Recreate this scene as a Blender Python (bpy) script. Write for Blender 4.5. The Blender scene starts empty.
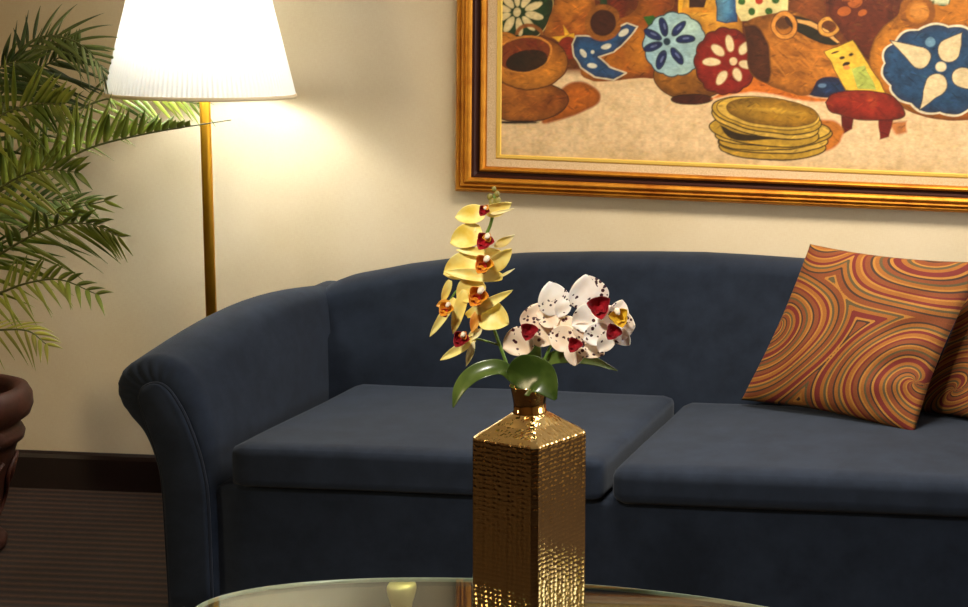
import bpy, bmesh, math, random
import numpy as np
from mathutils import Vector, Matrix, Euler
random.seed(7)
SC = bpy.context.scene
COL = SC.collection

# ------------------------------------------------------------------ camera
# The photograph is the lower left part of a wider frame, so the lens is shifted.
YAW, PITCH, ROLL = 0.02879952, 0.08784459, 0.03060488
EYE, DIST = 1.68095798, 5.3124693
FPX, PPX, PPY = 1650.0, 1050.0, 160.0
W, H = 968, 607

def rot(yaw, pitch, roll):
    cy, sy = np.cos(yaw), np.sin(yaw)
    Rz = np.array([[cy, -sy, 0], [sy, cy, 0], [0, 0, 1]])
    a = np.pi/2 - pitch
    Rx = np.array([[1, 0, 0], [0, np.cos(a), -np.sin(a)], [0, np.sin(a), np.cos(a)]])
    Rr = np.array([[np.cos(roll), -np.sin(roll), 0], [np.sin(roll), np.cos(roll), 0], [0, 0, 1]])
    return Rz @ Rx @ Rr
RM = rot(YAW, PITCH, ROLL)
CP = np.array([0.0, -DIST, EYE])

cam_data = bpy.data.cameras.new('camera')
cam_data.sensor_fit = 'HORIZONTAL'
cam_data.sensor_width = 36.0
cam_data.lens = FPX*36.0/W
cam_data.shift_x = (W/2 - PPX)/W
cam_data.shift_y = (PPY - H/2)/W
cam_data.clip_start = 0.05
cam = bpy.data.objects.new('camera', cam_data)
COL.objects.link(cam)
M4 = Matrix([list(RM[i]) + [CP[i]] for i in range(3)] + [[0, 0, 0, 1]])
cam.matrix_world = M4
SC.camera = cam

# ------------------------------------------------------------------ world, lights, exposure
SC.view_settings.view_transform = 'Standard'
SC.view_settings.look = 'None'
SC.view_settings.gamma = 1.0
SC.view_settings.use_curve_mapping = False
SC.view_settings.exposure = 0.13
world = bpy.data.worlds.new('room_ambience')
SC.world = world
world.use_nodes = True
wb = world.node_tree.nodes['Background']
wb.inputs[0].default_value = (1.0, 0.86, 0.70, 1)
wb.inputs[1].default_value = 0.05

def area(name, loc, target, sx, sy, power, col):
    l = bpy.data.lights.new(name, 'AREA')
    l.shape = 'RECTANGLE'; l.size = sx; l.size_y = sy
    l.energy = power; l.color = col
    o = bpy.data.objects.new(name, l); COL.objects.link(o)
    o.location = loc
    d = Vector(target) - Vector(loc)
    o.rotation_euler = d.to_track_quat('-Z', 'Y').to_euler()
    return o
cl = area('ceiling_light', (-0.75, -1.2, 2.7), (-0.85, -0.75, 0), 1.2, 0.4, 42, (1.0, 0.89, 0.74))
cl.data.spread = math.radians(125)
area('side_fill', (-4.7, -3.4, 1.5), (-1.0, -2.2, 0.8), 0.5, 0.9, 30, (1.0, 0.78, 0.46))  # added warm fill for the left wall and the vase's left face
def spot(name, loc, target, power, angle, blend, col, size=0.06):
    l = bpy.data.lights.new(name, 'SPOT'); l.energy = power; l.spot_size = math.radians(angle); l.spot_blend = blend
    l.color = col; l.shadow_soft_size = size
    o = bpy.data.objects.new(name, l); COL.objects.link(o); o.location = loc
    o.rotation_euler = (Vector(target)-Vector(loc)).to_track_quat('-Z', 'Y').to_euler(); return o
spot('front_fill_spot', (-1.3, -3.7, 2.7), (-1.05, -2.1, 0.75), 210, 52, 0.7, (1.0, 0.93, 0.82), 0.12)  # added front fill to brighten the flowers and vase, not a known fixture

# ------------------------------------------------------------------ helpers
def ray(u, v):
    return RM @ np.array([(u-PPX)/FPX, -(v-PPY)/FPX, -1.0])
def aty(u, v, y):                       # a photo point on the vertical plane at distance y from the wall
    r = ray(u, v); return Vector(CP + r*((y-CP[1])/r[1]))
def atz(u, v, z):
    r = ray(u, v); return Vector(CP + r*((z-CP[2])/r[2]))
def proj(p):
    q = RM.T @ (np.asarray(p, float) - CP)
    return PPX + FPX*q[0]/-q[2], PPY - FPX*q[1]/-q[2]

def srgb(r, g, b):
    f = lambda c: (c/255/12.92) if c/255 <= 0.04045 else ((c/255+0.055)/1.055)**2.4
    return (f(r), f(g), f(b), 1.0)

def mat(name, color, rough=0.6, metal=0.0, **kw):
    m = bpy.data.materials.new(name); m.use_nodes = True
    b = m.node_tree.nodes['Principled BSDF']
    b.inputs['Base Color'].default_value = color
    b.inputs['Roughness'].default_value = rough
    b.inputs['Metallic'].default_value = metal
    for k, v in kw.items():
        b.inputs[k.replace('_', ' ')].default_value = v
    return m
def N(m, typ, **kw):
    n = m.node_tree.nodes.new(typ)
    for k, v in kw.items(): setattr(n, k, v)
    return n
def L(m, a, b): m.node_tree.links.new(a, b)
def bsdf(m): return m.node_tree.nodes['Principled BSDF']
def ramp(m, stops, interp='LINEAR'):
    r = N(m, 'ShaderNodeValToRGB'); r.color_ramp.interpolation = interp
    e = r.color_ramp.elements
    e[0].position, e[0].color = stops[0]
    e[1].position, e[1].color = stops[-1]
    for p, c in stops[1:-1]:
        x = e.new(p); x.color = c
    return r
def coords(m, kind='Object', scale=(1, 1, 1)):
    t = N(m, 'ShaderNodeTexCoord'); mp = N(m, 'ShaderNodeMapping')
    mp.inputs['Scale'].default_value = scale
    L(m, t.outputs[kind], mp.inputs[0]); return mp.outputs[0]
def noise(m, vec, scale, detail=3, rough=0.5):
    n = N(m, 'ShaderNodeTexNoise'); n.inputs['Scale'].default_value = scale
    n.inputs['Detail'].default_value = detail; n.inputs['Roughness'].default_value = rough
    if vec is not None: L(m, vec, n.inputs['Vector'])
    return n
def bump(m, height, strength, dist=0.002):
    b = N(m, 'ShaderNodeBump'); b.inputs['Strength'].default_value = strength
    b.inputs['Distance'].default_value = dist
    L(m, height, b.inputs['Height']); L(m, b.outputs[0], bsdf(m).inputs['Normal'])
    return b

def mesh(name, verts, faces, m=None, parent=None, smooth=True, mats=None, fmat=None):
    me = bpy.data.meshes.new(name)
    me.from_pydata([tuple(v) for v in verts], [], [tuple(f) for f in faces])
    me.update()
    for x in (mats or ([m] if m else [])): me.materials.append(x)
    if fmat is not None: me.polygons.foreach_set('material_index', fmat)
    if smooth: me.polygons.foreach_set('use_smooth', [True]*len(me.polygons))
    o = bpy.data.objects.new(name, me); COL.objects.link(o)
    if parent is not None:
        o.parent = parent
        bpy.context.view_layer.update()
        o.matrix_parent_inverse = parent.matrix_world.inverted()
    return o
def fixnormals(o):
    bm = bmesh.new(); bm.from_mesh(o.data)
    bmesh.ops.recalc_face_normals(bm, faces=bm.faces); bm.to_mesh(o.data); bm.free(); return o
def thing(name, loc, label, cat, group=None):
    o = bpy.data.objects.new(name, None); COL.objects.link(o)
    o.empty_display_size = 0.1; o.location = loc
    tag(o, label, cat, group); bpy.context.view_layer.update(); return o
def tag(o, label, cat, group=None):
    o['label'] = label; o['category'] = cat
    if group: o['group'] = group
    return o
def struct(o): o['kind'] = 'structure'; return o

class MB:
    def __init__(s): s.v = []; s.f = []
    def add(s, v, f):
        k = len(s.v); s.v += [tuple(x) for x in v]; s.f += [tuple(i+k for i in q) for q in f]
    def box(s, x0, x1, y0, y1, z0, z1):
        s.add([(x0,y0,z0),(x1,y0,z0),(x1,y1,z0),(x0,y1,z0),(x0,y0,z1),(x1,y0,z1),(x1,y1,z1),(x0,y1,z1)],
              [(0,3,2,1),(4,5,6,7),(0,1,5,4),(1,2,6,5),(2,3,7,6),(3,0,4,7)])
    def loft(s, rings, closed=True, cap=True):
        n = len(rings[0]); v = [p for r in rings for p in r]; f = []
        for i in range(len(rings)-1):
            for j in range(n if closed else n-1):
                a = i*n+j; b = i*n+(j+1) % n
                f.append((a, b, b+n, a+n))
        if cap and closed:
            f.append(tuple(reversed(range(n)))); f.append(tuple(range(len(v)-n, len(v))))
        s.add(v, f)
    def lathe(s, prof, c=(0, 0, 0), seg=48, cap=True):
        s.loft([[(c[0]+r*math.cos(2*math.pi*k/seg), c[1]+r*math.sin(2*math.pi*k/seg), c[2]+z) for k in range(seg)] for r, z in prof], cap=cap)
    def tube(s, pts, r, seg=10, cap=True):
        pts = [Vector(p) for p in pts]; rings = []; up = None
        for i, p in enumerate(pts):
            t = (pts[min(i+1, len(pts)-1)] - pts[max(i-1, 0)]).normalized()
            if up is None:
                up = t.orthogonal().normalized()
            up = (up - t*up.dot(t)).normalized(); b = t.cross(up)
            rr = r[i] if isinstance(r, (list, tuple)) else r
            rings.append([p + (up*math.cos(2*math.pi*k/seg) + b*math.sin(2*math.pi*k/seg))*rr for k in range(seg)])
        s.loft(rings, cap=cap)
    def ball(s, c, rx, ry, rz, seg=14, rin=9):
        rings = []
        for i in range(rin+1):
            a = -math.pi/2 + math.pi*i/rin
            rings.append([(c[0]+rx*max(math.cos(a), .01)*math.cos(2*math.pi*k/seg), c[1]+ry*max(math.cos(a), .01)*math.sin(2*math.pi*k/seg), c[2]+rz*math.sin(a)) for k in range(seg)])
        s.loft(rings)
    def build(s, name, m, parent=None, smooth=True, **kw):
        return mesh(name, s.v, s.f, m, parent, smooth, **kw)

def catmull(pts, n):
    pts = [Vector(p) for p in pts]; P = [pts[0]*2-pts[1]] + pts + [pts[-1]*2-pts[-2]]
    out = []; m = len(pts)-1
    for k in range(n+1):
        t = k/n*m; i = min(int(t), m-1); t -= i
        a, b, c, d = P[i], P[i+1], P[i+2], P[i+3]
        out.append(0.5*((2*b) + (c-a)*t + (2*a-5*b+4*c-d)*t*t + (3*b-a-3*c+d)*t**3))
    return out
def interp(x, xs, ys): return float(np.interp(x, xs, ys))

def rbox(x0, x1, y0, y1, z0, z1, r, n=16, crown=0.0, wob=0.0, seed=0):
    """cushion: box with rounded edges, crowned on top"""
    bm = bmesh.new(); bmesh.ops.create_cube(bm, size=2.0)
    bmesh.ops.subdivide_edges(bm, edges=bm.edges, cuts=n, use_grid_fill=True)
    c = Vector(((x0+x1)/2, (y0+y1)/2, (z0+z1)/2)); h = Vector(((x1-x0)/2, (y1-y0)/2, (z1-z0)/2))
    for v in bm.verts:
        p = Vector((math.copysign(abs(v.co[i])**0.75, v.co[i]) for i in range(3)))
        q = Vector((p[i]*h[i] for i in range(3)))
        k = Vector((max(-(h[i]-r), min(h[i]-r, q[i])) for i in range(3)))
        d = q - k
        if d.length > 1e-9: q = k + d.normalized()*min(r, r if max(abs(p[i]) for i in range(3)) > .999 else d.length)
        u, w = q.x/h.x, q.y/h.y
        if q.z > 0: q.z += crown*(1-u*u)*(1-w*w)
        if wob:
            q.z += wob*math.sin(u*5+seed)*math.cos(w*4+seed*2)*(1 if q.z > 0 else 0)
            q.y += wob*math.sin(u*6+seed*3)*0.6
        v.co = c + q
    me = bpy.data.meshes.new('m'); bm.to_mesh(me); bm.free(); return me
def link_mesh(name, me, m, parent=None):
    me.name = name; me.materials.append(m)
    me.polygons.foreach_set('use_smooth', [True]*len(me.polygons))
    o = bpy.data.objects.new(name, me); COL.objects.link(o)
    if parent is not None:
        o.parent = parent; o.matrix_parent_inverse = parent.matrix_world.inverted()
    return o

# ------------------------------------------------------------------ materials
m_wall = mat('cream_wallpaper', srgb(214, 194, 160), 0.85)
v = coords(m_wall)
n1 = noise(m_wall, v, 3.0, 4)
r1 = ramp(m_wall, [(0.3, srgb(214, 193, 158)), (0.7, srgb(223, 204, 171))]); L(m_wall, n1.outputs[0], r1.inputs[0])
v2 = coords(m_wall, 'Object', (60, 60, 400)); n2 = noise(m_wall, v2, 1.0, 3)
v3 = coords(m_wall, 'Object', (400, 60, 60)); n3 = noise(m_wall, v3, 1.0, 3)
ad = N(m_wall, 'ShaderNodeMath', operation='ADD'); L(m_wall, n2.outputs[0], ad.inputs[0]); L(m_wall, n3.outputs[0], ad.inputs[1])
mx = N(m_wall, 'ShaderNodeMixRGB', blend_type='OVERLAY'); mx.inputs[0].default_value = 0.12
L(m_wall, r1.outputs[0], mx.inputs[1]); L(m_wall, ad.outputs[0], mx.inputs[2]); L(m_wall, mx.outputs[0], bsdf(m_wall).inputs['Base Color'])
bump(m_wall, ad.outputs[0], 0.15, 0.001)

m_carpet = mat('ribbed_brown_carpet', srgb(60, 38, 22), 0.95)
v = coords(m_carpet)
sp = N(m_carpet, 'ShaderNodeSeparateXYZ'); L(m_carpet, v, sp.inputs[0])
mu = N(m_carpet, 'ShaderNodeMath', operation='MULTIPLY'); mu.inputs[1].default_value = 2*math.pi/0.045; L(m_carpet, sp.outputs[1], mu.inputs[0])
si = N(m_carpet, 'ShaderNodeMath', operation='SINE'); L(m_carpet, mu.outputs[0], si.inputs[0])
nz = noise(m_carpet, coords(m_carpet, 'Object', (30, 90, 30)), 2.0, 4, 0.7)
a1 = N(m_carpet, 'ShaderNodeMath', operation='MULTIPLY_ADD'); a1.inputs[1].default_value = 0.28; L(m_carpet, si.outputs[0], a1.inputs[0]); L(m_carpet, nz.outputs[0], a1.inputs[2])
rc = ramp(m_carpet, [(0.25, srgb(22, 10, 4)), (0.55, srgb(44, 24, 11)), (0.85, srgb(70, 43, 20))]); L(m_carpet, a1.outputs[0], rc.inputs[0])
L(m_carpet, rc.outputs[0], bsdf(m_carpet).inputs['Base Color']); bump(m_carpet, a1.outputs[0], 0.6, 0.004)

m_wall2 = mat('brown_wall_paint', srgb(150, 112, 72), 0.85)
m_base = mat('dark_stained_wood', srgb(27, 11, 7), 0.5)
m_ceil = mat('white_ceiling_paint', srgb(225, 218, 205), 0.9)

m_day = mat('daylight_window_pane', srgb(235, 240, 245), 0.3)
bsdf(m_day).inputs['Emission Color'].default_value = (0.92, 0.96, 1.0, 1); bsdf(m_day).inputs['Emission Strength'].default_value = 6.5

def fabric(name, c0, c1, rough=0.9, sheen=0.25):
    m = mat(name, c0, rough)
    b = bsdf(m); b.inputs['Sheen Weight'].default_value = sheen; b.inputs['Sheen Tint'].default_value = (0.75, 0.85, 1.0, 1)
    b.inputs['Specular IOR Level'].default_value = 0.2
    n = noise(m, coords(m, 'Object', (1, 1, 1)), 14, 6, 0.65)
    r = ramp(m, [(0.35, c0), (0.7, c1)]); L(m, n.outputs[0], r.inputs[0]); L(m, r.outputs[0], b.inputs['Base Color'])
    f = noise(m, coords(m, 'Object', (1, 1, 1)), 700, 2); bump(m, f.outputs[0], 0.25, 0.001)
    return m
m_sofa = fabric('navy_sofa_fabric', srgb(20, 28, 41), srgb(30, 39, 54), 0.9, 0.10)
m_sofapipe = fabric('navy_sofa_piping', srgb(21, 27, 38), srgb(30, 36, 49), 0.9, 0.10)

m_brass = mat('brass', srgb(222, 164, 48), 0.42, 1.0)
m_leg = mat('pale_satin_brass', srgb(250, 224, 140), 0.45, 0.6)
m_gilt = mat('gilt_moulding', srgb(196, 128, 38), 0.5, 0.8)
v = coords(m_gilt, 'Object', (1.5, 1.5, 1.5)); ng = noise(m_gilt, v, 6, 6, 0.7)
rg = ramp(m_gilt, [(0.3, srgb(168, 96, 24)), (0.6, srgb(206, 140, 44))]); L(m_gilt, ng.outputs[0], rg.inputs[0]); L(m_gilt, rg.outputs[0], bsdf(m_gilt).inputs['Base Color'])
bump(m_gilt, ng.outputs[0], 0.06, 0.002)
m_giltdark = mat('dark_gilt_recess', srgb(58, 22, 6), 0.5, 0.3)
m_slip = mat('bright_gilt_slip', srgb(250, 212, 104), 0.4, 0.45)
m_linen = mat('linen_liner', srgb(214, 184, 140), 0.9)
nl = noise(m_linen, coords(m_linen, 'Object', (300, 300, 300)), 1.0, 3)
rl = ramp(m_linen, [(0.3, srgb(196, 164, 120)), (0.7, srgb(222, 194, 152))]); L(m_linen, nl.outputs[0], rl.inputs[0]); L(m_linen, rl.outputs[0], bsdf(m_linen).inputs['Base Color'])

m_canvas = mat('oil_paint', (1, 1, 1, 1), 0.55)
at = N(m_canvas, 'ShaderNodeAttribute'); at.attribute_name = 'paint'
nb = noise(m_canvas, coords(m_canvas, 'Object', (40, 40, 90)), 1.6, 6, 0.7)
mb = N(m_canvas, 'ShaderNodeMixRGB', blend_type='OVERLAY'); mb.inputs[0].default_value = 0.35
L(m_canvas, at.outputs['Color'], mb.inputs[1]); L(m_canvas, nb.outputs[0], mb.inputs[2]); L(m_canvas, mb.outputs[0], bsdf(m_canvas).inputs['Base Color'])
bump(m_canvas, nb.outputs[0], 0.25, 0.002)

m_shade = bpy.data.materials.new('pleated_lamp_fabric'); m_shade.use_nodes = True
nt = m_shade.node_tree; nt.nodes.remove(nt.nodes['Principled BSDF'])
d = N(m_shade, 'ShaderNodeBsdfDiffuse'); d.inputs[0].default_value = srgb(228, 228, 226)
t = N(m_shade, 'ShaderNodeBsdfTranslucent'); t.inputs[0].default_value = srgb(248, 247, 244)
x = N(m_shade, 'ShaderNodeMixShader'); x.inputs[0].default_value = 0.34
x.inputs[0].default_value = 0.12; L(m_shade, d.outputs[0], x.inputs[1]); L(m_shade, t.outputs[0], x.inputs[2]); L(m_shade, x.outputs[0], nt.nodes['Material Output'].inputs[0])
m_trim = mat('cream_shade_trim', srgb(236, 218, 182), 0.8)
m_bulb = mat('lit_bulb_glass', srgb(255, 240, 215), 0.4)
bsdf(m_bulb).inputs['Emission Color'].default_value = srgb(255, 226, 180); bsdf(m_bulb).inputs['Emission Strength'].default_value = 12

m_vase = mat('hammered_gold', srgb(238, 202, 136), 0.09, 1.0)
vo = N(m_vase, 'ShaderNodeTexVoronoi'); vo.inputs['Scale'].default_value = 92; vo.inputs['Randomness'].default_value = 0.35
L(m_vase, coords(m_vase, 'Object', (1, 1, 1.25)), vo.inputs['Vector'])
bump(m_vase, vo.outputs['Distance'], 0.30, 0.0026)
m_vasesmooth = mat('polished_gold', srgb(234, 192, 120), 0.08, 1.0)

m_glass = bpy.data.materials.new('table_glass'); m_glass.use_nodes = True
nt = m_glass.node_tree; nt.nodes.remove(nt.nodes['Principled BSDF'])
tr = N(m_glass, 'ShaderNodeBsdfTransparent'); tr.inputs[0].default_value = (0.86, 0.92, 0.88, 1)
gl = N(m_glass, 'ShaderNodeBsdfGlossy'); gl.inputs['Roughness'].default_value = 0.015
fr = N(m_glass, 'ShaderNodeFresnel'); geo = N(m_glass, 'ShaderNodeNewGeometry')
ior = N(m_glass, 'ShaderNodeMath', operation='MULTIPLY_ADD'); ior.inputs[1].default_value = 1/1.52-1.52; ior.inputs[2].default_value = 1.52   # the same glass seen from inside
L(m_glass, geo.outputs['Backfacing'], ior.inputs[0]); L(m_glass, ior.outputs[0], fr.inputs[0])
x = N(m_glass, 'ShaderNodeMixShader'); L(m_glass, fr.outputs[0], x.inputs[0]); L(m_glass, tr.outputs[0], x.inputs[1]); L(m_glass, gl.outputs[0], x.inputs[2])
L(m_glass, x.outputs[0], nt.nodes['Material Output'].inputs[0])
m_glassedge = mat('ground_glass_edge', srgb(120, 132, 118), 0.2)

m_terra = mat('weathered_terracotta', srgb(120, 58, 36), 0.6)
n = noise(m_terra, coords(m_terra), 9, 6, 0.7)
r = ramp(m_terra, [(0.3, srgb(38, 15, 8)), (0.55, srgb(68, 28, 14)), (0.8, srgb(98, 54, 30))]); L(m_terra, n.outputs[0], r.inputs[0]); L(m_terra, r.outputs[0], bsdf(m_terra).inputs['Base Color'])
bump(m_terra, n.outputs[0], 0.4, 0.006)
m_soil = mat('potting_soil', srgb(42, 28, 20), 0.95)
n = noise(m_soil, coords(m_soil), 60, 5); bump(m_soil, n.outputs[0], 1.0, 0.01)

def leafmat(name, ca, cb, rough=0.4, scale=4):
    m = mat(name, ca, rough)
    n = noise(m, coords(m), scale, 3)
    r = ramp(m, [(0.35, ca), (0.68, cb)]); L(m, n.outputs[0], r.inputs[0]); L(m, r.outputs[0], bsdf(m).inputs['Base Color'])
    return m
m_palm = leafmat('palm_leaf_green', srgb(70, 92, 24), srgb(156, 166, 66), 0.4, 7)
m_palmdark = leafmat('palm_leaf_dark_green', srgb(44, 60, 20), srgb(96, 108, 40), 0.45, 7)
m_palmyellow = leafmat('palm_leaf_yellow_green', srgb(120, 128, 40), srgb(178, 172, 62), 0.45, 7)
m_palmstem = mat('palm_stem', srgb(84, 88, 36), 0.5)
m_oleaf = leafmat('orchid_leaf_green', srgb(50, 70, 24), srgb(92, 110, 48), 0.25, 16)
m_stem = mat('orchid_stem_green', srgb(98, 128, 46), 0.45)
m_bud = mat('orchid_bud_olive', srgb(128, 118, 52), 0.5)

def petalmat(name, c0, c1, spots=None):
    m = mat(name, c0, 0.5); b = bsdf(m)
    b.inputs['Subsurface Weight'].default_value = 0.15; b.inputs['Subsurface Radius'].default_value = (0.01, 0.006, 0.003)
    n = noise(m, coords(m), 28, 3)
    r = ramp(m, [(0.35, c0), (0.65, c1)]); L(m, n.outputs[0], r.inputs[0]); out = r.outputs[0]
    if spots:
        vo = N(m, 'ShaderNodeTexVoronoi'); vo.inputs['Scale'].default_value = 118; L(m, coords(m), vo.inputs['Vector'])
        lt = N(m, 'ShaderNodeMath', operation='LESS_THAN'); lt.inputs[1].default_value = 0.40; L(m, vo.outputs['Distance'], lt.inputs[0])
        n2 = noise(m, coords(m), 42, 1); gt = N(m, 'ShaderNodeMath', operation='GREATER_THAN'); gt.inputs[1].default_value = 0.565; L(m, n2.outputs[0], gt.inputs[0])
        mm = N(m, 'ShaderNodeMath', operation='MULTIPLY'); L(m, lt.outputs[0], mm.inputs[0]); L(m, gt.outputs[0], mm.inputs[1])
        mx = N(m, 'ShaderNodeMixRGB'); mx.inputs[2].default_value = spots; L(m, mm.outputs[0], mx.inputs[0]); L(m, out, mx.inputs[1]); out = mx.outputs[0]
    L(m, out, b.inputs['Base Color']); return m
m_yel = petalmat('yellow_petal', srgb(238, 204, 78), srgb(252, 238, 150))
m_yelpale = petalmat('pale_yellow_petal', srgb(238, 214, 110), srgb(250, 240, 190))
m_yorange = petalmat('orange_streaked_petal', srgb(206, 120, 40), srgb(232, 176, 60))
m_wht = petalmat('white_spotted_petal', srgb(240, 226, 208), srgb(250, 244, 236), srgb(58, 20, 34))
m_blush = petalmat('blush_spotted_petal', srgb(232, 204, 170), srgb(244, 226, 202), srgb(70, 24, 34))
m_liporange = petalmat('orange_lip', srgb(216, 110, 24), srgb(240, 170, 40))
m_lipred = petalmat('crimson_lip', srgb(130, 10, 22), srgb(176, 22, 34))
m_lipyellow = petalmat('yellow_lip', srgb(206, 152, 20), srgb(232, 190, 50))
m_column = mat('pale_column', srgb(240, 220, 190), 0.5)

# ------------------------------------------------------------------ the room
b = MB(); b.box(-5.2, 3.2, 0, 0.12, 0, 2.75); struct(b.build('wall_back', m_wall, smooth=False))
b = MB(); b.box(-5.32, -5.2, -6.5, 0.12, 0, 2.75); struct(b.build('wall_left', m_wall2, smooth=False))
b = MB(); b.box(-5.32, 3.2, -6.5, 0.12, -0.06, 0); struct(b.build('floor', m_carpet, smooth=False))
b = MB(); b.box(-5.32, 3.2, -6.5, 0.12, 2.75, 2.85); struct(b.build('ceiling', m_ceil, smooth=False))
b = MB(); b.box(-5.32, 3.2, -6.62, -6.5, 0, 2.75); struct(b.build('wall_front', m_wall2, smooth=False))
WX = 2.4; WY0, WY1, WZ0, WZ1 = -2.5, -0.5, 0.55, 2.35
b = MB(); b.box(WX, WX+.12, -6.5, WY0, 0, 2.75); b.box(WX, WX+.12, WY1, 0.0, 0, 2.75); b.box(WX, WX+.12, WY0, WY1, 0, WZ0); b.box(WX, WX+.12, WY0, WY1, WZ1, 2.75)
struct(b.build('wall_right', m_wall, smooth=False))
b = MB(); b.box(WX+.06, WX+.07, WY0, WY1, WZ0, WZ1); win = struct(b.build('window_1', m_day, smooth=False))
b = MB()
for y0, y1, z0, z1 in ((WY0, WY0+.06, WZ0, WZ1), (WY1-.06, WY1, WZ0, WZ1), (WY0, WY1, WZ0, WZ0+.06), (WY0, WY1, WZ1-.06, WZ1), ((WY0+WY1)/2-.025, (WY0+WY1)/2+.025, WZ0, WZ1)): b.box(WX+.02, WX+.06, y0, y1, z0, z1)
b.build('window_frame', m_ceil, win, False)
def skirting(name, pts):
    prof = [(0, 0), (0.018, 0), (0.018, 0.105), (0.014, 0.118), (0.006, 0.125), (0, 0.125)]
    b = MB(); b.loft([[(x, -d, z) for d, z in prof] if ax == 'x' else [(-5.2 + d, x, z) for d, z in prof] for ax, x in pts])
    return struct(fixnormals(b.build(name, m_base, smooth=False)))
skirting('baseboard_back', [('x', -5.2), ('x', 3.2)])
skirting('baseboard_left', [('y', -6.5), ('y', -0.02)])

# ------------------------------------------------------------------ sofa
XM = -1.245
sofa = thing('sofa', (XM, -0.55, 0), 'navy blue fabric sofa with rolled arms standing against the cream wall', 'sofa')
def mirror(o):
    pass
YF = -1.0
fr_px = [(173,606),(169,540),(165,480),(158,452),(148,431),(134,416),(123,401),(119,385),(124,370),(136,360),(152,354),(170,355),(187,364),(200,382),(211,408),(218,438),(222,470),(224,505),(227,606)]
front = [(aty(u, v_, -1.005).x, max(0.0, aty(u, v_, -1.005).z)) for u, v_ in fr_px]
front[0] = (front[0][0], 0.0); front[-1] = (front[-1][0], 0.0)
back = [(-2.50,0),(-2.50,.2),(-2.50,.38),(-2.51,.46),(-2.52,.52),(-2.54,.57),(-2.555,.61),(-2.56,.65),(-2.55,.69),(-2.53,.722),(-2.49,.748),(-2.45,.752),(-2.42,.738),(-2.405,.70),(-2.40,.63),(-2.395,.55),(-2.39,.47),(-2.39,.35),(-2.39,0)]
pn_px = [(171,606),(167,540),(163,480),(157,452),(150,431),(145,416),(141,404),(140,396),(143,389),(148,385),(155,383),(162,384),(169,389),(176,398),(187,418),(198,447),(205,474),(209,507),(213,606)]
panel = [(aty(u, v_, -1.05).x, max(0.0, aty(u, v_, -1.05).z)) for u, v_ in pn_px]
panel[0] = (panel[0][0], 0.0); panel[-1] = (panel[-1][0], 0.0)
def dense(p, n=72):
    return [(q.x, q.z) for q in catmull([(a, 0, c) for a, c in p], n)]
front_d, back_d, panel_d = dense(front), dense(back), dense(panel)
for dd in (front_d, back_d, panel_d):
    for i, (a, c) in enumerate(dd): dd[i] = (a, max(0.0, c))
def arm_rings():
    R = []
    for k in range(9):                        # rounded front edge gathering in to the panel
        a = math.pi/2*(1-k/8)
        w = (1-math.cos(a))
        R.append([(fx+(px_-fx)*w, -1.0-0.05*math.sin(a)+0.006*math.sin(i*2.1)*math.sin(2*a)*max(0, 1-abs(i-36)/18), fz+(pz-fz)*w) for i, ((fx, fz), (px_, pz)) in enumerate(zip(front_d, panel_d))])
    for k in range(1, 15):
        t = k/14; yy = -1.0 + t*0.9
        R.append([((1-t)*a[0]+t*c[0], yy, (1-t)*a[1]+t*c[1] + 0.045*math.sin(math.pi*min(1, t*1.08))*max(0, min(1, (a[1]-0.35)/0.3))) for a, c in zip(front_d, back_d)])
    return R
AR = arm_rings()
def mx_(p, s): return (p[0], p[1], p[2]) if s else (2*XM-p[0], p[1], p[2])
for s in (1, 0):
    b = MB(); b.loft([[mx_(p, s) for p in r] for r in AR])
    arm = fixnormals(b.build('arm', m_sofa, sofa))
    b = MB()
    n = len(panel_d); cx = sum(p[0] for p in panel_d)/n
    rings = []
    for sc, yy in ((1.0, -1.049), (0.985, -1.056), (0.93, -1.061), (0.8, -1.063)):
        # shrink towards the panel's spine
        ring = []
        for i, (px_, pz) in enumerate(panel_d):
            j = n-1-i; sx = (px_+panel_d[j][0])/2; sz = (pz+panel_d[j][1])/2
            ring.append(mx_((sx+(px_-sx)*sc, yy, max(0.0, sz+(pz-sz)*sc)), s))
        rings.append(ring)
    b.loft(rings); fixnormals(b.build('arm_panel', m_sofa, arm))
    b = MB(); b.tube([mx_((p[0], -1.053, max(.005, p[1])), s) for p in panel_d], 0.0045, 8); fixnormals(b.build('piping', m_sofapipe, arm))
# back with a gently arched top
bx = [-2.47, -2.425, -2.37, -2.28, -2.197, -2.036, -1.813, -1.6, -1.399, XM]
bz = [.734, .762, .784, .803, .822, .848, .871, .882, .889, .892]
rings = []
for k in range(81):
    x = -2.47 + k/80*(2*(XM+2.47)); xx = x if x <= XM else 2*XM-x
    top = interp(xx, bx, bz)
    e = min(1, (xx+2.47)/0.06); e = math.sqrt(max(0.0, 1-(1-e)**2))
    yf = lambda z: -0.315 + 0.09*(z-0.35)/0.5 + (1-e)*0.045
    prof = [(yf(0.30), 0.30), (yf(0.40)-0.004, 0.40), (yf(.5)-0.012, 0.5), (yf(.6)-0.014, 0.6), (yf(.7)-0.008, top-0.16 if top-0.16 < .7 else .7), (yf(top-.09), top-0.09)]
    y0 = yf(top-.05)
    for a in range(0, 10):
        t = a/9*math.pi
        cxy = (y0-0.035)/2
        prof.append((cxy + (y0-cxy)*math.cos(t), top-0.05 + 0.05*math.sin(t)))
    prof += [(-0.035, 0.5), (-0.035, 0.02), (-0.2, 0.02)]
    rings.append([(x, y, z) for y, z in prof])
b = MB(); b.loft(rings); fixnormals(b.build('backrest', m_sofa, sofa))
link_mesh('seat_base', rbox(-2.37, 2*XM+2.37, -1.035, -0.08, 0.0, 0.352, 0.012, 14), m_sofa, sofa)
SEAM = -1.285
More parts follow.
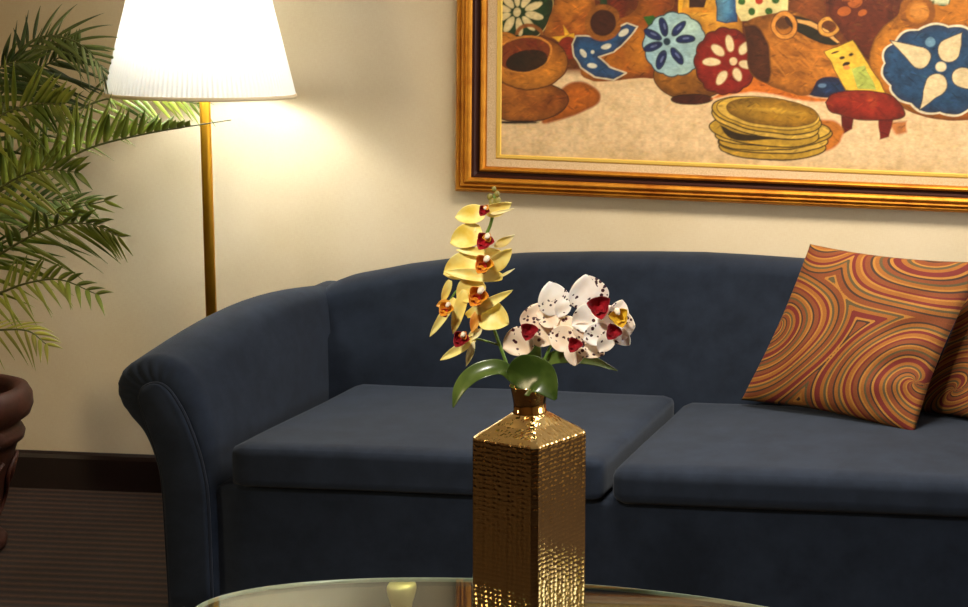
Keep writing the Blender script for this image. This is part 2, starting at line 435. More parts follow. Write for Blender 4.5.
link_mesh('seat_cushion', rbox(-2.292, SEAM, -1.065, -0.30, 0.352, 0.470, 0.026, 22, 0.012, 0.0015, 1.0), m_sofa, sofa)
link_mesh('seat_cushion', rbox(SEAM+0.022, 2*XM+2.292, -1.07, -0.30, 0.345, 0.452, 0.036, 22, 0.016, 0.0015, 2.2), m_sofa, sofa)

# ------------------------------------------------------------------ throw pillows
m_pillow = mat('swirl_pillow_fabric', srgb(190, 110, 40), 0.85)
at = N(m_pillow, 'ShaderNodeAttribute'); at.attribute_name = 'swirl'
mu = N(m_pillow, 'ShaderNodeMath', operation='MULTIPLY'); mu.inputs[1].default_value = 3.2; L(m_pillow, at.outputs['Fac'], mu.inputs[0])
frc = N(m_pillow, 'ShaderNodeMath', operation='FRACT'); L(m_pillow, mu.outputs[0], frc.inputs[0])
G1, G2, G3 = srgb(136, 80, 18), srgb(114, 55, 14), srgb(154, 102, 34)
RD, OL, BR = srgb(100, 24, 14), srgb(78, 64, 34), srgb(54, 33, 18)
seq = [(0, G1), (.06, RD), (.11, G3), (.15, OL), (.19, G1), (.25, BR), (.28, G2), (.36, G3), (.39, OL), (.43, G1), (.49, RD), (.56, RD), (.58, G3), (.62, BR), (.65, G2), (.71, OL), (.75, G1), (.80, G3), (.83, BR), (.86, G2), (.93, RD), (.965, G3)]
rp = ramp(m_pillow, seq, 'CONSTANT'); L(m_pillow, frc.outputs[0], rp.inputs[0])
npn = noise(m_pillow, coords(m_pillow), 380, 3)
mp = N(m_pillow, 'ShaderNodeMixRGB', blend_type='OVERLAY'); mp.inputs[0].default_value = 0.45
L(m_pillow, rp.outputs[0], mp.inputs[1]); L(m_pillow, npn.outputs[0], mp.inputs[2]); L(m_pillow, mp.outputs[0], bsdf(m_pillow).inputs['Base Color'])
bump(m_pillow, npn.outputs[0], 0.3, 0.001)

def pillow(label, BL, BRc, TL, TR, centres, puff, seedk):
    n = 90
    c = (BL+BRc+TL+TR)/4
    base = (BL+BRc)/2
    e = thing('throw_pillow', base, label, 'pillow', 'orange swirl throw pillows on the sofa')
    nrm = ((BRc-BL).cross(TL-BL)).normalized()
    if nrm.y > 0: nrm = -nrm
    vs, fs, at_ = [], [], []
    for side, thick in ((1, puff), (-1, 0.045)):
        for j in range(n+1):
            for i in range(n+1):
                s, t = i/n, j/n
                a, q = 2*s-1, 2*t-1
                # sides bow inwards between the pointed corners
                s2 = 0.5 + 0.5*a*(1-0.075*(1-q*q)); t2 = 0.5 + 0.5*q*(1-0.06*(1-a*a))
                p = (BL*(1-s2)+BRc*s2)*(1-t2) + (TL*(1-s2)+TR*s2)*t2
                h = thick*(max(0, (1-a*a))*max(0, (1-q*q)))**0.42
                h += side*0.004*math.sin(9*a+3*q+seedk)*(1-a*a)*(1-q*q) + 0.006*side*math.sin(14*q-5*a)*max(0, a-0.3)*(1-a*a)*(1-q*q)*4
                vs.append(p + nrm*side*h)
                ws, wt = s + 0.05*math.sin(5*t+1+seedk), t + 0.05*math.sin(6*s+seedk)
                ds = [math.hypot((ws-cx)*kx, wt-cy) + o*math.atan2((wt-cy)*(1 if o > 0 else -1), (ws-cx)*kx*(1 if o > 0 else -1))/(2*math.pi*3.2) for cx, cy, kx, o in centres]
                at_.append(min(ds))
    m2 = (n+1)**2
    for j in range(n):
        for i in range(n):
            a = j*(n+1)+i; f = (a, a+1, a+n+2, a+n+1)
            fs.append(f); fs.append(tuple(k+m2 for k in reversed(f)))
    o = mesh('cover', vs, fs, m_pillow, e)
    bm = bmesh.new(); bm.from_mesh(o.data)
    lay = bm.verts.layers.float.new('swirl')
    bm.verts.ensure_lookup_table()
    for k, vv in enumerate(bm.verts): vv[lay] = at_[k]
    bmesh.ops.remove_doubles(bm, verts=bm.verts, dist=0.0004)
    bmesh.ops.recalc_face_normals(bm, faces=bm.faces)
    bm.to_mesh(o.data); bm.free()
    o.data.polygons.foreach_set('use_smooth', [True]*len(o.data.polygons))
    return e
pillow('orange and red swirl throw pillow seen whole, lying over the edge of the other pillow',
       aty(741, 400, -0.355), aty(914, 434, -0.61), aty(810, 244, -0.29), aty(987, 262, -0.42),
       [(.74, 1.02, .8, 0), (-.02, .53, 1, 1), (.97, .27, 1.0, -1), (.06, 1.27, 1, 0), (.30, -.50, .9, 0)], 0.085, 0.4)
pillow('orange and red swirl throw pillow at the right edge, partly hidden behind the whole pillow',
       aty(915, 411, -0.37), aty(1072, 444, -0.60), aty(972, 268, -0.29), aty(1135, 285, -0.33),
       [(.18, .16, 1, -1), (.75, .80, .9, 1), (-.05, .95, 1, 0), (.95, .1, 1, 0), (.4, 1.25, 1, 0)], 0.06, 2.0)

# ------------------------------------------------------------------ framed painting
PY = -0.03
X0, Z0 = aty(455, 191, PY).x, 1.049
X1, Z1 = 0.16, Z0 + 1.27
pic = thing('framed_painting', ((X0+X1)/2, 0, Z0), 'large gilt framed still-life painting of clay pots hanging above the sofa', 'painting')
def rect_ring(d, h):
    e, d = d*.83, d*.96
    return [(X0+d, -h, Z0+e), (X1-d, -h, Z0+e), (X1-d, -h, Z1-e), (X0+d, -h, Z1-e)]
def moulding(name, prof, m, parent, mats=None, dark=None):
    b = MB(); rings = [rect_ring(d, h) for d, h in prof]
    b.loft(rings, cap=False)
    fm = None
    if mats:
        fm = []
        for i in range(len(prof)-1): fm += [1 if i in dark else 0]*4
    return mesh(name, b.v, b.f, m, parent, False, mats=mats, fmat=fm)
def arcprof(d0, d1, h0, h1, n=5):
    return [(d0+(d1-d0)*k/n, h0+(h1-h0)*k/n + 0.006*math.sin(math.pi*k/n)) for k in range(n+1)]
prof = [(0, 0.001), (0, .026)] + arcprof(0.001, .018, .030, .040) + arcprof(.020, .032, .038, .046) + arcprof(.034, .056, .045, .048) + [(.060, .043), (.064, .030), (.072, .022), (.080, .020), (.082, .028)] + arcprof(.083, .100, .030, .026, 4) + [(.104, .012)]
nd = len(prof)
dk = [i for i in range(nd-1) if .0599 <= prof[i][0] <= .0811 and prof[i+1][0] <= .0821]
fr_ = moulding('frame', prof, None, pic, mats=[m_gilt, m_giltdark], dark=dk)
moulding('liner', [(.100, .016), (.103, .019), (.139, .016), (.141, .012)], m_linen, pic)
moulding('slip', [(.134, .012), (.1345, .018), (.139, .020), (.148, .0195), (.151, .013)], m_slip, pic)
b = MB(); b.box(X0+.03, X1-.03, -0.010, -0.002, Z0+.03, Z1-.03); b.build('backing', m_giltdark, pic, False)

# --- the painted canvas: a fine grid coloured stroke by stroke
CX0, CX1, CZ0, CZ1 = X0+.146*.96, X1-.146*.96, Z0+.146*.83, Z1-.146*.83
CY = -0.0135
xa = aty(975, 60, CY).x
gx = np.concatenate([np.arange(CX0, xa, 0.0023), np.linspace(xa, CX1, 60)])
za = aty(700, -6, CY).z
gz = np.concatenate([np.arange(CZ0, za, 0.0023), np.linspace(za, CZ1, 50)])
GX, GZ = np.meshgrid(gx, gz)
PTS = np.stack([GX.ravel(), np.full(GX.size, CY), GZ.ravel()], 1)
TILT, DROP = 0.0085, -0.0095                  # the picture hangs a touch crooked
pc = np.array([(X0+X1)/2, 0, Z0]); d_ = PTS - pc
TP = np.stack([math.cos(TILT)*d_[:, 0]+math.sin(TILT)*d_[:, 2], d_[:, 1], -math.sin(TILT)*d_[:, 0]+math.cos(TILT)*d_[:, 2]+DROP], 1) + pc
Q = (TP - CP) @ RM
U = PPX + FPX*Q[:, 0]/-Q[:, 2]; V = PPY - FPX*Q[:, 1]/-Q[:, 2]
def lin(c): return np.array(srgb(*c)[:3])
rng = np.random.default_rng(3)
def vnoise(sc, sd):
    r = np.random.default_rng(sd); t = r.random((64, 64))
    x, y = U/sc, V/sc; xi, yi = np.floor(x).astype(int), np.floor(y).astype(int); fx, fy = x-xi, y-yi
    fx = fx*fx*(3-2*fx); fy = fy*fy*(3-2*fy)
    g = lambda a, c: t[a % 64, c % 64]
    return (g(xi, yi)*(1-fx)+g(xi+1, yi)*fx)*(1-fy) + (g(xi, yi+1)*(1-fx)+g(xi+1, yi+1)*fx)*fy
NZ1, NZ2, NZ3 = vnoise(9, 1), vnoise(3.5, 2), vnoise(22, 4)
WU, WV = U + (NZ1-.5)*1.8, V + (NZ1[::-1]-.5)*.6 + (NZ3-.5)*1.6     # wavering hand
C = np.zeros((len(U), 3)); C[:] = lin((230, 197, 150))
def put(mask, col, vary=0.0):
    c = lin(col)[None, :]
    if vary: c = c*(1 + vary*((NZ1+NZ2+NZ3)/1.5-1)[:, None])
    C[:] = C*(1-mask[:, None]) + np.clip(c, 0, 1)*mask[:, None]
def cov(sd, soft=0.7): return np.clip(0.5 - sd/(2*soft), 0, 1)
def ell_sd(cx, cy, rx, ry, rot_=0, scal=0, amp=0):
    a = math.radians(rot_); dx, dy = WU-cx, WV-cy
    x = dx*math.cos(a)+dy*math.sin(a); y = -dx*math.sin(a)+dy*math.cos(a)
    k = np.sqrt((x/rx)**2+(y/ry)**2)
    if scal: k = k/(1+amp*np.abs(np.sin(np.arctan2(y/ry, x/rx)*scal/2)) - amp*.6)
    g = np.sqrt(x*x/rx**4 + y*y/ry**4)/np.maximum(k, 1e-4)
    return np.clip((k-1)/np.maximum(g, 1e-4), -80, 80)
def poly_sd(pts, smooth=False):
    if smooth:
        p = [Vector((a, c, 0)) for a, c in pts]; p = p + [p[0]]
        pts = [(q.x, q.y) for q in catmull(p, len(p)*5)][:-1]
    P = np.array(pts, float); n = len(P)
    lo, hi = P.min(0)-4, P.max(0)+4
    sel = np.where((WU > lo[0]) & (WU < hi[0]) & (WV > lo[1]) & (WV < hi[1]))[0]
    out = np.full(len(U), 99.0)
    if len(sel) == 0: return out
    x, y = WU[sel], WV[sel]; ins = np.zeros(len(sel), bool); d2 = np.full(len(sel), 1e9)
    for i in range(n):
        ax, ay = P[i]; bx_, by = P[(i+1) % n]
        ex, ey = bx_-ax, by-ay
        t = np.clip(((x-ax)*ex+(y-ay)*ey)/max(ex*ex+ey*ey, 1e-9), 0, 1)
        d2 = np.minimum(d2, (x-ax-t*ex)**2+(y-ay-t*ey)**2)
        if ay != by:
            c = ((ay > y) != (by > y)) & (x < ex*(y-ay)/(by-ay)+ax)
            ins ^= c
    out[sel] = np.where(ins, -1, 1)*np.sqrt(d2); return out
def fill(sd, col, vary=.35, line=None, lw=1.0, soft=.7, hi=None, hidir=(-1, -1), span=30):
    m = cov(sd, soft); put(m, col, vary)
    if hi:                                   # a second colour brushed in across the shape
        cx = (WU*m).sum()/max(m.sum(), 1); cy = (WV*m).sum()/max(m.sum(), 1)
        g = np.clip(.5+((WU-cx)*hidir[0]+(WV-cy)*hidir[1])/span/2 + (NZ1-.5)*.6, 0, 1)
        put(m*g, hi, vary)
    if vary >= .35 and m.sum() > 900 and sum(col) < 420:      # rounded off towards the rim, as the painter did
        put(m*np.clip(1+sd/8, 0, 1)*.5, (58, 27, 12), .3)
    if line: put(cov(np.abs(sd)-lw/2, .6), line, .2)
def A(*p): return [(490+.1813*a, .1813*c) for a, c in p]
def Bc(*p): return [(610+.1813*a, .1813*c) for a, c in p]
def Cc(*p): return [(730+.1813*a, .1813*c) for a, c in p]
def Dc(*p): return [(840+.198*a, .198*c) for a, c in p]
def Ec(*p): return [(690+.1653*a, 80+.1653*c) for a, c in p]
def S1(*p): return [(450+.354*a, .354*c) for a, c in p]
def S2(*p): return [(680+.354*a, .354*c) for a, c in p]
def E(pts, f=ell_sd, *r): return f(pts[0][0], pts[0][1], *r)
OUT = (60, 30, 16)
# cloth
put(cov(np.abs(V-(160+.036*(U-500)))-12, 12)*(NZ1*.6+.2), (190, 160, 112), .2)
put(np.clip(NZ3-.35, 0, 1)*.5, (240, 212, 168))
put(np.clip(NZ1-.6, 0, 1)*.7, (196, 158, 104))
# dark ground behind the pots
bgsd = V - (62 + 6*np.sin(U/40) + .06*(U-500))
put(cov(bgsd, 4), (112, 50, 20), .6)
put(cov(bgsd+70, 12)*NZ3, (84, 38, 20), .4)
# upper rows of pots (mostly above the photograph's edge)
for k, (cx, cy, rx, ry, col) in enumerate([(520, -60, 34, 40, (168, 84, 30)), (600, -55, 38, 44, (190, 104, 36)), (690, -60, 42, 46, (150, 70, 28)), (780, -70, 40, 50, (196, 122, 44)), (870, -60, 44, 46, (140, 58, 26)), (960, -80, 40, 48, (182, 96, 34)), (1040, -50, 44, 50, (168, 76, 30)), (1110, -60, 36, 44, (196, 116, 40)),
                                         (560, -140, 36, 34, (150, 72, 28)), (680, -145, 40, 30, (184, 104, 36)), (800, -150, 42, 30, (160, 74, 30)), (920, -160, 40, 34, (190, 112, 40)), (1050, -150, 42, 34, (150, 66, 28))]):
    fill(ell_sd(cx, cy, rx, ry), col, .4, OUT, 1.4, hi=(96, 44, 20), hidir=(1, .4), span=rx)
    fill(ell_sd(cx, cy-ry*.8, rx*.5, ry*.16), (50, 28, 18), .3, (214, 142, 62), 1.6)
# left green plate and neighbours
fill(ell_sd(520, 8, 33, 32), (34, 62, 28), .5, (190, 170, 110), 1)
for k in range(10):
    a = math.radians(k*36+14); r0 = 17
    fill(ell_sd(518+r0*math.cos(a), 12+r0*.86*math.sin(a), 9, 3.6, math.degrees(a)), (226, 206, 152), .2)
fill(ell_sd(517, 12, 4, 4.5), (226, 206, 152), .2)
fill(ell_sd(502, 42, 16, 10), (198, 122, 44), .3)
fill(poly_sd(A((300,190),(335,90),(370,-60),(560,-60),(590,90),(540,240),(420,250))), (176, 74, 26), .45, hi=(206, 110, 40), hidir=(-.3, -1), span=24)
fill(poly_sd(A((600,-40),(640,-40),(650,60),(610,60))), (40, 64, 34), .4)
fill(poly_sd(A((640,-40),(760,-40),(740,120),(650,80))), (128, 48, 22), .4)
fill(poly_sd(A((345,205),(410,195),(400,135),(437,185),(462,180),(468,215),(400,248))), (232, 178, 52), .2)
fill(ell_sd(568, 48, 10, 12), (140, 44, 20), .3)
# orange shadow of the left bowls
fill(poly_sd([(552,100),(567,85),(584,82),(599,91),(598,103),(578,114),(556,121),(542,122)], True), (194, 88, 26), .35, soft=1.4)
fill(ell_sd(524, 101, 44, 21), (150, 66, 24), .4, OUT, 1.0, hi=(186, 96, 38), hidir=(-.8, -.4), span=34)
put(cov(ell_sd(516, 122.5, 22, 1.6), 1), (40, 24, 14))
fill(ell_sd(530, 63, 38, 26.5, -4), (166, 78, 24), .4, (96, 40, 16), 1.2, hi=(204, 124, 42), hidir=(.1, 1), span=18)
sd = ell_sd(524, 54, 27.5, 17.5, -9)
fill(sd, (136, 52, 22), .3, (218, 140, 60), 2.0)
fill(ell_sd(527, 60.5, 21, 10.5, -10), (66, 40, 16), .5, hi=(40, 26, 12), span=16)
put(cov(np.abs(ell_sd(529, 36, 13, 11))-1.8, .8)*(WV < 35), (156, 84, 36), .3)
# orange jug with a blue and cream bird
fill(poly_sd(Bc((180,-60),(330,-60),(345,40),(300,90),(330,300),(260,420),(180,430),(0,445),(-100,440),(-160,380),(-60,120),(80,100),(150,40)), True), (186, 92, 24), .4, hi=(150, 62, 24), hidir=(1, .2), span=30)
put(cov(ell_sd(640, 50, 10, 18), 8)*.7, (212, 124, 36), .3)
fill(poly_sd(S1((345,125),(355,100),(385,100),(420,105),(470,78),(500,66),(532,76),(500,112),(462,146),(420,160),(450,190),(497,208),(460,226),(410,216),(370,192),(352,160)), False), (44, 84, 124), .5, (222, 206, 170), 1.4)
for (a, c, rx, ry, rt) in [(442,130,9,4,-15),(490,92,9,5,-30),(402,186,8,4,5),(376,150,4,8,-25),(404,146,3,3,0)]:
    (x, y), = S1((a, c)); fill(ell_sd(x, y, rx*.62, ry*.62, rt), (220, 214, 190), .2)
(x, y), = S1((432, 64))
fill(ell_sd(x, y, 16, 15), (72, 34, 20), .4)
put(cov(np.abs(ell_sd(x, y, 15.5, 15.5))-2.6, .8)*np.clip((WU < 620)*1.0, 0, 1), (158, 84, 32), .3)
fill(poly_sd(Bc((180,95),(240,85),(265,105),(215,150))), (48, 92, 30), .3)
# ochre pot with the pale blue plate
fill(ell_sd(692, 74, 38, 26), (178, 112, 34), .4, OUT, .8, hi=(120, 66, 24), hidir=(.6, .8), span=28)
fill(ell_sd(692, 99, 21, 4.8), (74, 32, 18), .3, (40, 18, 12), 1)
fill(poly_sd(Bc((400,-60),(720,-60),(730,180),(640,170),(520,260),(480,120),(390,70))), (196, 130, 40), .35, hi=(222, 164, 58), hidir=(-.6, -.4), span=24)
fill(poly_sd(Bc((430,-50),(540,-50),(520,50),(440,50))), (62, 34, 22), .4)
put(cov(poly_sd(Bc((372,-30),(400,-30),(404,80),(375,85))), .7), (226, 166, 44), .2)
put(cov(poly_sd(Bc((400,45),(560,40),(560,72),(400,76))), .7), (206, 140, 40), .2)
fill(ell_sd(674.5, 44.5, 31, 31.5, 0, 13, .05), (150, 184, 192), .3, (40, 52, 52), 1.2, hi=(170, 194, 180), hidir=(1, -.2), span=30)
for a, c in [(295,150),(380,160),(415,218),(368,310),(283,330),(237,258),(237,192)]:
    (x, y), = Bc((a, c)); an = math.degrees(math.atan2(c-230, a-313))
    fill(ell_sd(x, y, 9.5, 3.9, an), (30, 42, 84), .5, (18, 22, 44), .8)
    put(cov(ell_sd(x+.8, y-.6, 3.2, 1, an), .6)*.6, (130, 140, 180))
(x, y), = Bc((313, 231)); fill(ell_sd(x, y, 3.6, 3.8), (34, 56, 72), .2)
fill(poly_sd(Bc((585,-40),(700,-40),(700,120),(640,130),(590,118))), (48, 104, 150), .4, (30, 50, 70), .8, hi=(100, 150, 170), hidir=(-1, 0), span=8)
# red plate
fill(poly_sd([(712,99),(748,76),(792,92),(836,101),(800,100),(756,92)], True), (214, 98, 34), .25, soft=1.2)
fill(ell_sd(726, 61.5, 32, 33, 0, 13, .05), (140, 33, 22), .35, (70, 20, 16), 1.0)
for (x, y) in Bc((595,275),(660,240),(560,342),(615,430),(700,410)) + Cc((80,262),(40,412),(85,356)):
    an = math.degrees(math.atan2(y-61, x-733)); r_ = 8.5 if math.hypot(x-733, y-61) > 17 else 7
    fill(ell_sd(x, y, r_, 4.4, an), (230, 206, 158), .15, (170, 90, 60), .6)
fill(ell_sd(733, 61, 4, 4), (226, 196, 148), .2)
# dotted plate
fill(poly_sd(Cc((28,-60),(320,-60),(322,60),(230,100),(60,115),(35,70))), (226, 208, 142), .2)
for (a, c, col) in [(65,10,(60,100,40)),(160,5,(190,50,30)),(250,0,(60,100,40)),(120,62,(60,100,40)),(212,62,(60,100,40)),(120,-40,(190,50,30)),(205,-45,(60,100,40))]:
    (x, y), = Cc((a, c)); fill(ell_sd(x, y, 4, 3.6), col, .2)
fill(poly_sd(Cc((325,-60),(520,-60),(530,130),(400,120),(330,70))), (146, 64, 28), .35)
# big brown pot on its side
fill(poly_sd(Cc((75,135),(120,100),(250,72),(340,62),(430,105),(602,240),(585,300),(620,420),(440,522),(330,512),(200,462),(108,392),(92,250)), True), (158, 82, 28), .5, hi=(198, 116, 42), hidir=(.2, -.1), span=40)
fill(poly_sd(Cc((75,140),(140,140),(200,220),(222,300),(210,450),(108,392),(92,250)), True), (84, 42, 20), .4, soft=1.4)
for k in range(46):                          # loose brush strokes on the pot
    sx, sy = 778+rng.uniform(-8, 46), 30+rng.uniform(0, 52)
    m_ = cov(ell_sd(sx, sy, rng.uniform(4, 11), rng.uniform(.6, 1.4), rng.uniform(10, 60)), .9)*cov(poly_sd(Cc((215,130),(340,110),(560,250),(600,410),(440,500),(330,490),(230,440))), 1.5)
    put(m_*.6, [(206, 128, 50), (120, 58, 22), (190, 104, 38), (168, 84, 24)][k % 4])
fill(ell_sd(*Cc((450, 168))[0], 30, 8.5, 27), (42, 36, 20), .3)
put(cov(poly_sd(Cc((370,105),(440,120),(540,170),(602,235),(590,240),(520,185),(430,140),(375,122))), .7), (226, 168, 96))
(x, y), = Cc((300, 140)); put(cov(np.abs(ell_sd(x, y, 10.5, 12))-3.0, .7), (90, 44, 20), .3); put(cov(np.abs(ell_sd(x, y, 10.5, 12))-2.1, .7), (214, 142, 60), .3); put(cov(ell_sd(x-1, y-2, 7, 6), .8)*.8, (70, 36, 22))
(x, y), = Cc((545, 150)); put(cov(np.abs(ell_sd(x, y, 9, 8))-2.4, .7), (90, 44, 20), .3); put(cov(np.abs(ell_sd(x, y, 9, 8))-1.7, .7), (206, 146, 62), .3)
# right hand ground and the large orange pot
fill(poly_sd(Cc((600,-80),(900,-80),(900,200),(760,330),(640,220),(545,80),(540,-80))), (104, 44, 20), .4)
for (a, c, r_) in [(630,62,7),(690,12,8),(730,70,5),(650,-20,7)]:
    (x, y), = Cc((a, c)); fill(ell_sd(x, y, r_, r_*.75, -15), (190, 84, 36), .3, (90, 36, 18), .8)
fill(ell_sd(958, 60, 89, 60), (204, 122, 38), .35, (120, 60, 22), 1, hi=(176, 84, 28), hidir=(.5, 1), span=60)
fill(poly_sd([(888,30),(905,4),(930,-40),(1010,-40),(1030,10),(1000,34),(940,26)], True), (196, 112, 34), .35)
(x, y), = Dc((390, 62)); put(cov(np.abs(ell_sd(x, y, 15, 14))-2.9, .8), (154, 78, 28), .3); put(cov(ell_sd(x+2, y-1, 10, 8), 1)*.5, (206, 150, 70))
fill(ell_sd(*Dc((500, -10))[0], 11, 7, 20), (206, 206, 160), .2, (60, 90, 50), 1.2)
fill(ell_sd(*Dc((525, 352))[0], 62, 44.5, 6, 12, .07), (40, 74, 106), .55, (226, 212, 176), 2.0)
for tip, cen, r_ in [((252,203),(405,292),54),((618,163),(548,255),58),((400,552),(490,425),56),((760,470),(620,388),52),((760,230),(690,300),40)]:
    (tx, ty), (qx, qy) = Dc(tip, cen); r2 = r_*.198
    an = math.atan2(ty-qy, tx-qx); dd = math.hypot(tx-qx, ty-qy)
    pts = [(tx, ty)]
    al = math.acos(min(1, r2/dd))
    for k in range(13):
        a = an + al + (2*math.pi-2*al)*k/12
        pts.append((qx+r2*math.cos(a), qy+r2*math.sin(a)))
    fill(poly_sd(pts), (224, 200, 154), .15, (24, 40, 62), .9)
fill(ell_sd(*Dc((512, 335))[0], 5.2, 5), (226, 206, 164), .15)
(x, y), = Dc((455, 212)); fill(ell_sd(x, y, 5, 5), (110, 146, 166), .3)
# blue scrap, carved yellow tile, red stool
fill(poly_sd(Cc((440,520),(490,440),(560,425),(625,450),(650,510),(560,540),(480,530)), True), (30, 50, 80), .6)
put(cov(ell_sd(*Cc((510, 470))[0], 4, 2), .8)*.7, (120, 150, 180))
fill(poly_sd(S2((408,146),(440,135),(488,113),(582,262),(560,268),(468,256))), (228, 182, 62), .25, (90, 62, 24), .8)
fill(poly_sd(S2((485,195),(522,185),(556,256),(502,252))), (172, 180, 84), .25)
for (a, c, rx, ry) in [(458,165,2.6,1.6),(482,155,2.4,1.6),(440,150,4,1),(470,182,4,2)]:
    (x, y), = S2((a, c)); fill(ell_sd(x, y, rx, ry, -20), (60, 44, 24), .2)
(x, y), = S2((472, 192)); fill(ell_sd(x, y, 3.5, 2.2), (216, 140, 70), .2)
fill(poly_sd(S2((590,345),(640,340),(640,372),(610,380))), (196, 120, 66), .2, soft=1.5)
fill(poly_sd(S2((455,325),(492,330),(488,366),(460,378))), (98, 26, 18), .3)
fill(poly_sd(S2((560,330),(606,328),(592,388),(566,396))), (112, 30, 20), .3)
fill(poly_sd(S2((412,290),(430,268),(480,258),(545,260),(600,272),(632,310),(628,330),(580,340),(500,338),(450,322),(425,315)), True), (134, 34, 18), .4, (70, 16, 12), .8, hi=(170, 52, 28), hidir=(0, -1), span=14)
# stack of clay plates
fill(poly_sd(Ec((790,240),(880,250),(930,300),(900,380),(830,430),(780,400)), True), (204, 106, 40), .3, soft=1.4)
DK, OC, OC2 = (62, 44, 16), (188, 148, 52), (206, 166, 72)
def plate(c, rx, ry, rt, col):
    (x, y), = Ec(c); fill(ell_sd(x, y, rx*.1653, ry*.1653, rt), col, .25, DK, 1.3)
plate((500, 405), 325, 78, 1, OC); plate((505, 372), 335, 72, 0, OC2); plate((520, 345), 345, 78, -4, OC); plate((500, 318), 350, 76, -2, OC2)
plate((450, 310), 335, 88, 6, OC)
fill(poly_sd(Ec((185,270),(300,320),(560,350),(400,365),(270,360),(210,320)), True), (58, 42, 18), .3)
plate((455, 250), 330, 92, 10, OC2); plate((465, 215), 335, 100, 9, OC)
(x, y), = Ec((475, 200)); fill(ell_sd(x, y, 52, 15.5, 7), OC2, .2, DK, .8)
(x, y), = Ec((500, 195)); fill(ell_sd(x, y, 46, 13.5, 6), (184, 134, 34), .4, (110, 80, 28), .8, hi=(150, 112, 36), hidir=(-1, .2), span=40)
put(cov(ell_sd(x+4, y-1.5, 30, 2, 5), 1.2)*.6, (206, 160, 60))
VIS = np.where((U < 985) & (V > -12))[0]
for k in range(1500):                        # loose dabs that follow what is already there
    c0 = VIS[rng.integers(len(VIS))]; ux, vy = U[c0], V[c0]
    near = VIS[(np.abs(U[VIS]-ux) < 12) & (np.abs(V[VIS]-vy) < 12)]
    a = rng.uniform(-.9, .9); dx_, dy_ = U[near]-ux, V[near]-vy
    p_, q_ = dx_*math.cos(a)+dy_*math.sin(a), -dx_*math.sin(a)+dy_*math.cos(a)
    cl0 = C[c0]
    isc = cl0.sum() > 1.2
    m_ = np.clip(1.6-2*np.maximum(np.abs(p_)/rng.uniform(3, 9), np.abs(q_)/rng.uniform(.8, 1.8)), 0, 1)
    m_ = m_*np.clip(1-np.abs(C[near]-cl0).sum(1)/(.12+.25*cl0.sum()), 0, 1)*(.35 if isc else .75)
    tint = np.array([1.0, rng.uniform(.86, 1.08), rng.uniform(.7, 1.1)])*(rng.uniform(.82, 1.12) if isc else rng.choice([rng.uniform(.45, .8), rng.uniform(1.1, 1.6)]))
    C[near] = C[near]*(1-m_[:, None]) + np.clip(cl0*tint, 0, 1)*m_[:, None]
red = np.clip((C[:, 0]/np.maximum(C[:, 1], .01)-2.5)/2, 0, 1)*(C[:, 1] > .03)
C[:, 1] *= 1+.28*red; C[:, 0] *= 1-.12*red
C = np.clip(C, 0, 1)**1.08
STR = vnoise(6, 11)*.5 + vnoise(2.6, 12)*.5
C *= (0.74 + 0.36*STR)[:, None]
C = np.clip(C, 0, 1)
nx, nz_ = len(gx), len(gz)
idx = np.arange(nx*nz_).reshape(nz_, nx)
faces = np.stack([idx[:-1, :-1], idx[:-1, 1:], idx[1:, 1:], idx[1:, :-1]], -1).reshape(-1, 4)
cv = mesh('canvas', PTS.tolist(), faces.tolist(), m_canvas, pic, False)
ca = cv.data.color_attributes.new('paint', 'FLOAT_COLOR', 'POINT')
ca.data.foreach_set('color', np.concatenate([C, np.ones((len(C), 1))], 1).astype(np.float32).ravel())

pic.rotation_euler = (0, TILT, 0); pic.location.z += DROP
# ------------------------------------------------------------------ floor lamp
LX, LY = -2.757, -0.30
lamp = thing('floor_lamp', (LX, LY, 0), 'brass floor lamp with a lit white pleated shade behind the left sofa arm', 'lamp')
b = MB(); b.lathe([(0.001, 0), (.142, 0), (.145, .012), (.145, .045), (.137, .056), (.06, .066), (.03, .08), (.017, .10)], (LX+.015, LY, 0)); b.build('base', m_brass, lamp)
b = MB(); b.lathe([(.0155, .05), (.0155, 1.42), (.012, 1.44), (.012, 1.50), (.018, 1.505), (.018, 1.55)], (LX, LY, 0), 32)
b.v = [(x-(z-1.0)*.016, y, z) for x, y, z in b.v]      # the old lamp leans a little
b.build('pole', m_brass, lamp)
SB = aty(202, 95, LY).z
R0 = (aty(297, 93, LY)-aty(107, 92, LY)).length/2/1.135        # a round shade widens this far off the lens axis
sh_h, R1 = 0.44, R0-0.098
b = MB(); rings = []
seg = 480
PL = lambda k: (0.0026, 0.0008, -0.0026, 0.0008)[k % 4]
SXc = aty(202, 93, LY).x
for t in [0, .01, .1, .25, .5, .75, .9, .99, 1]:
    R = R0+(R1-R0)*t
    rings.append([(SXc+(R+PL(k))*math.cos(2*math.pi*k/seg), LY+(R+PL(k))*math.sin(2*math.pi*k/seg), SB+sh_h*t) for k in range(seg)])
b.loft(rings, cap=False); shade = b.build('lamp_shade', m_shade, lamp)
for z, R in ((SB, R0), (SB+sh_h, R1)):
    b = MB(); b.loft([[(SXc+(R+dr)*math.cos(2*math.pi*k/96), LY+(R+dr)*math.sin(2*math.pi*k/96), z+dz) for k in range(96)] for dr, dz in ((-.003, -.004), (.0035, -.005), (.005, .0), (.0035, .007), (-.003, .006), (-.003, -.004))], cap=False)
    b.build('trim', m_trim, shade)
b = MB()
for a in (0, 2.094, 4.189):
    b.tube([(LX, LY, SB+.36), (SXc+R1*.92*math.cos(a), LY+R1*.92*math.sin(a), SB+sh_h-.005)], .003, 8)
b.tube([(LX, LY, 1.50), (LX+.05, LY, 1.56), (LX+.055, LY, SB+.28), (LX, LY, SB+.36)], .003, 8)
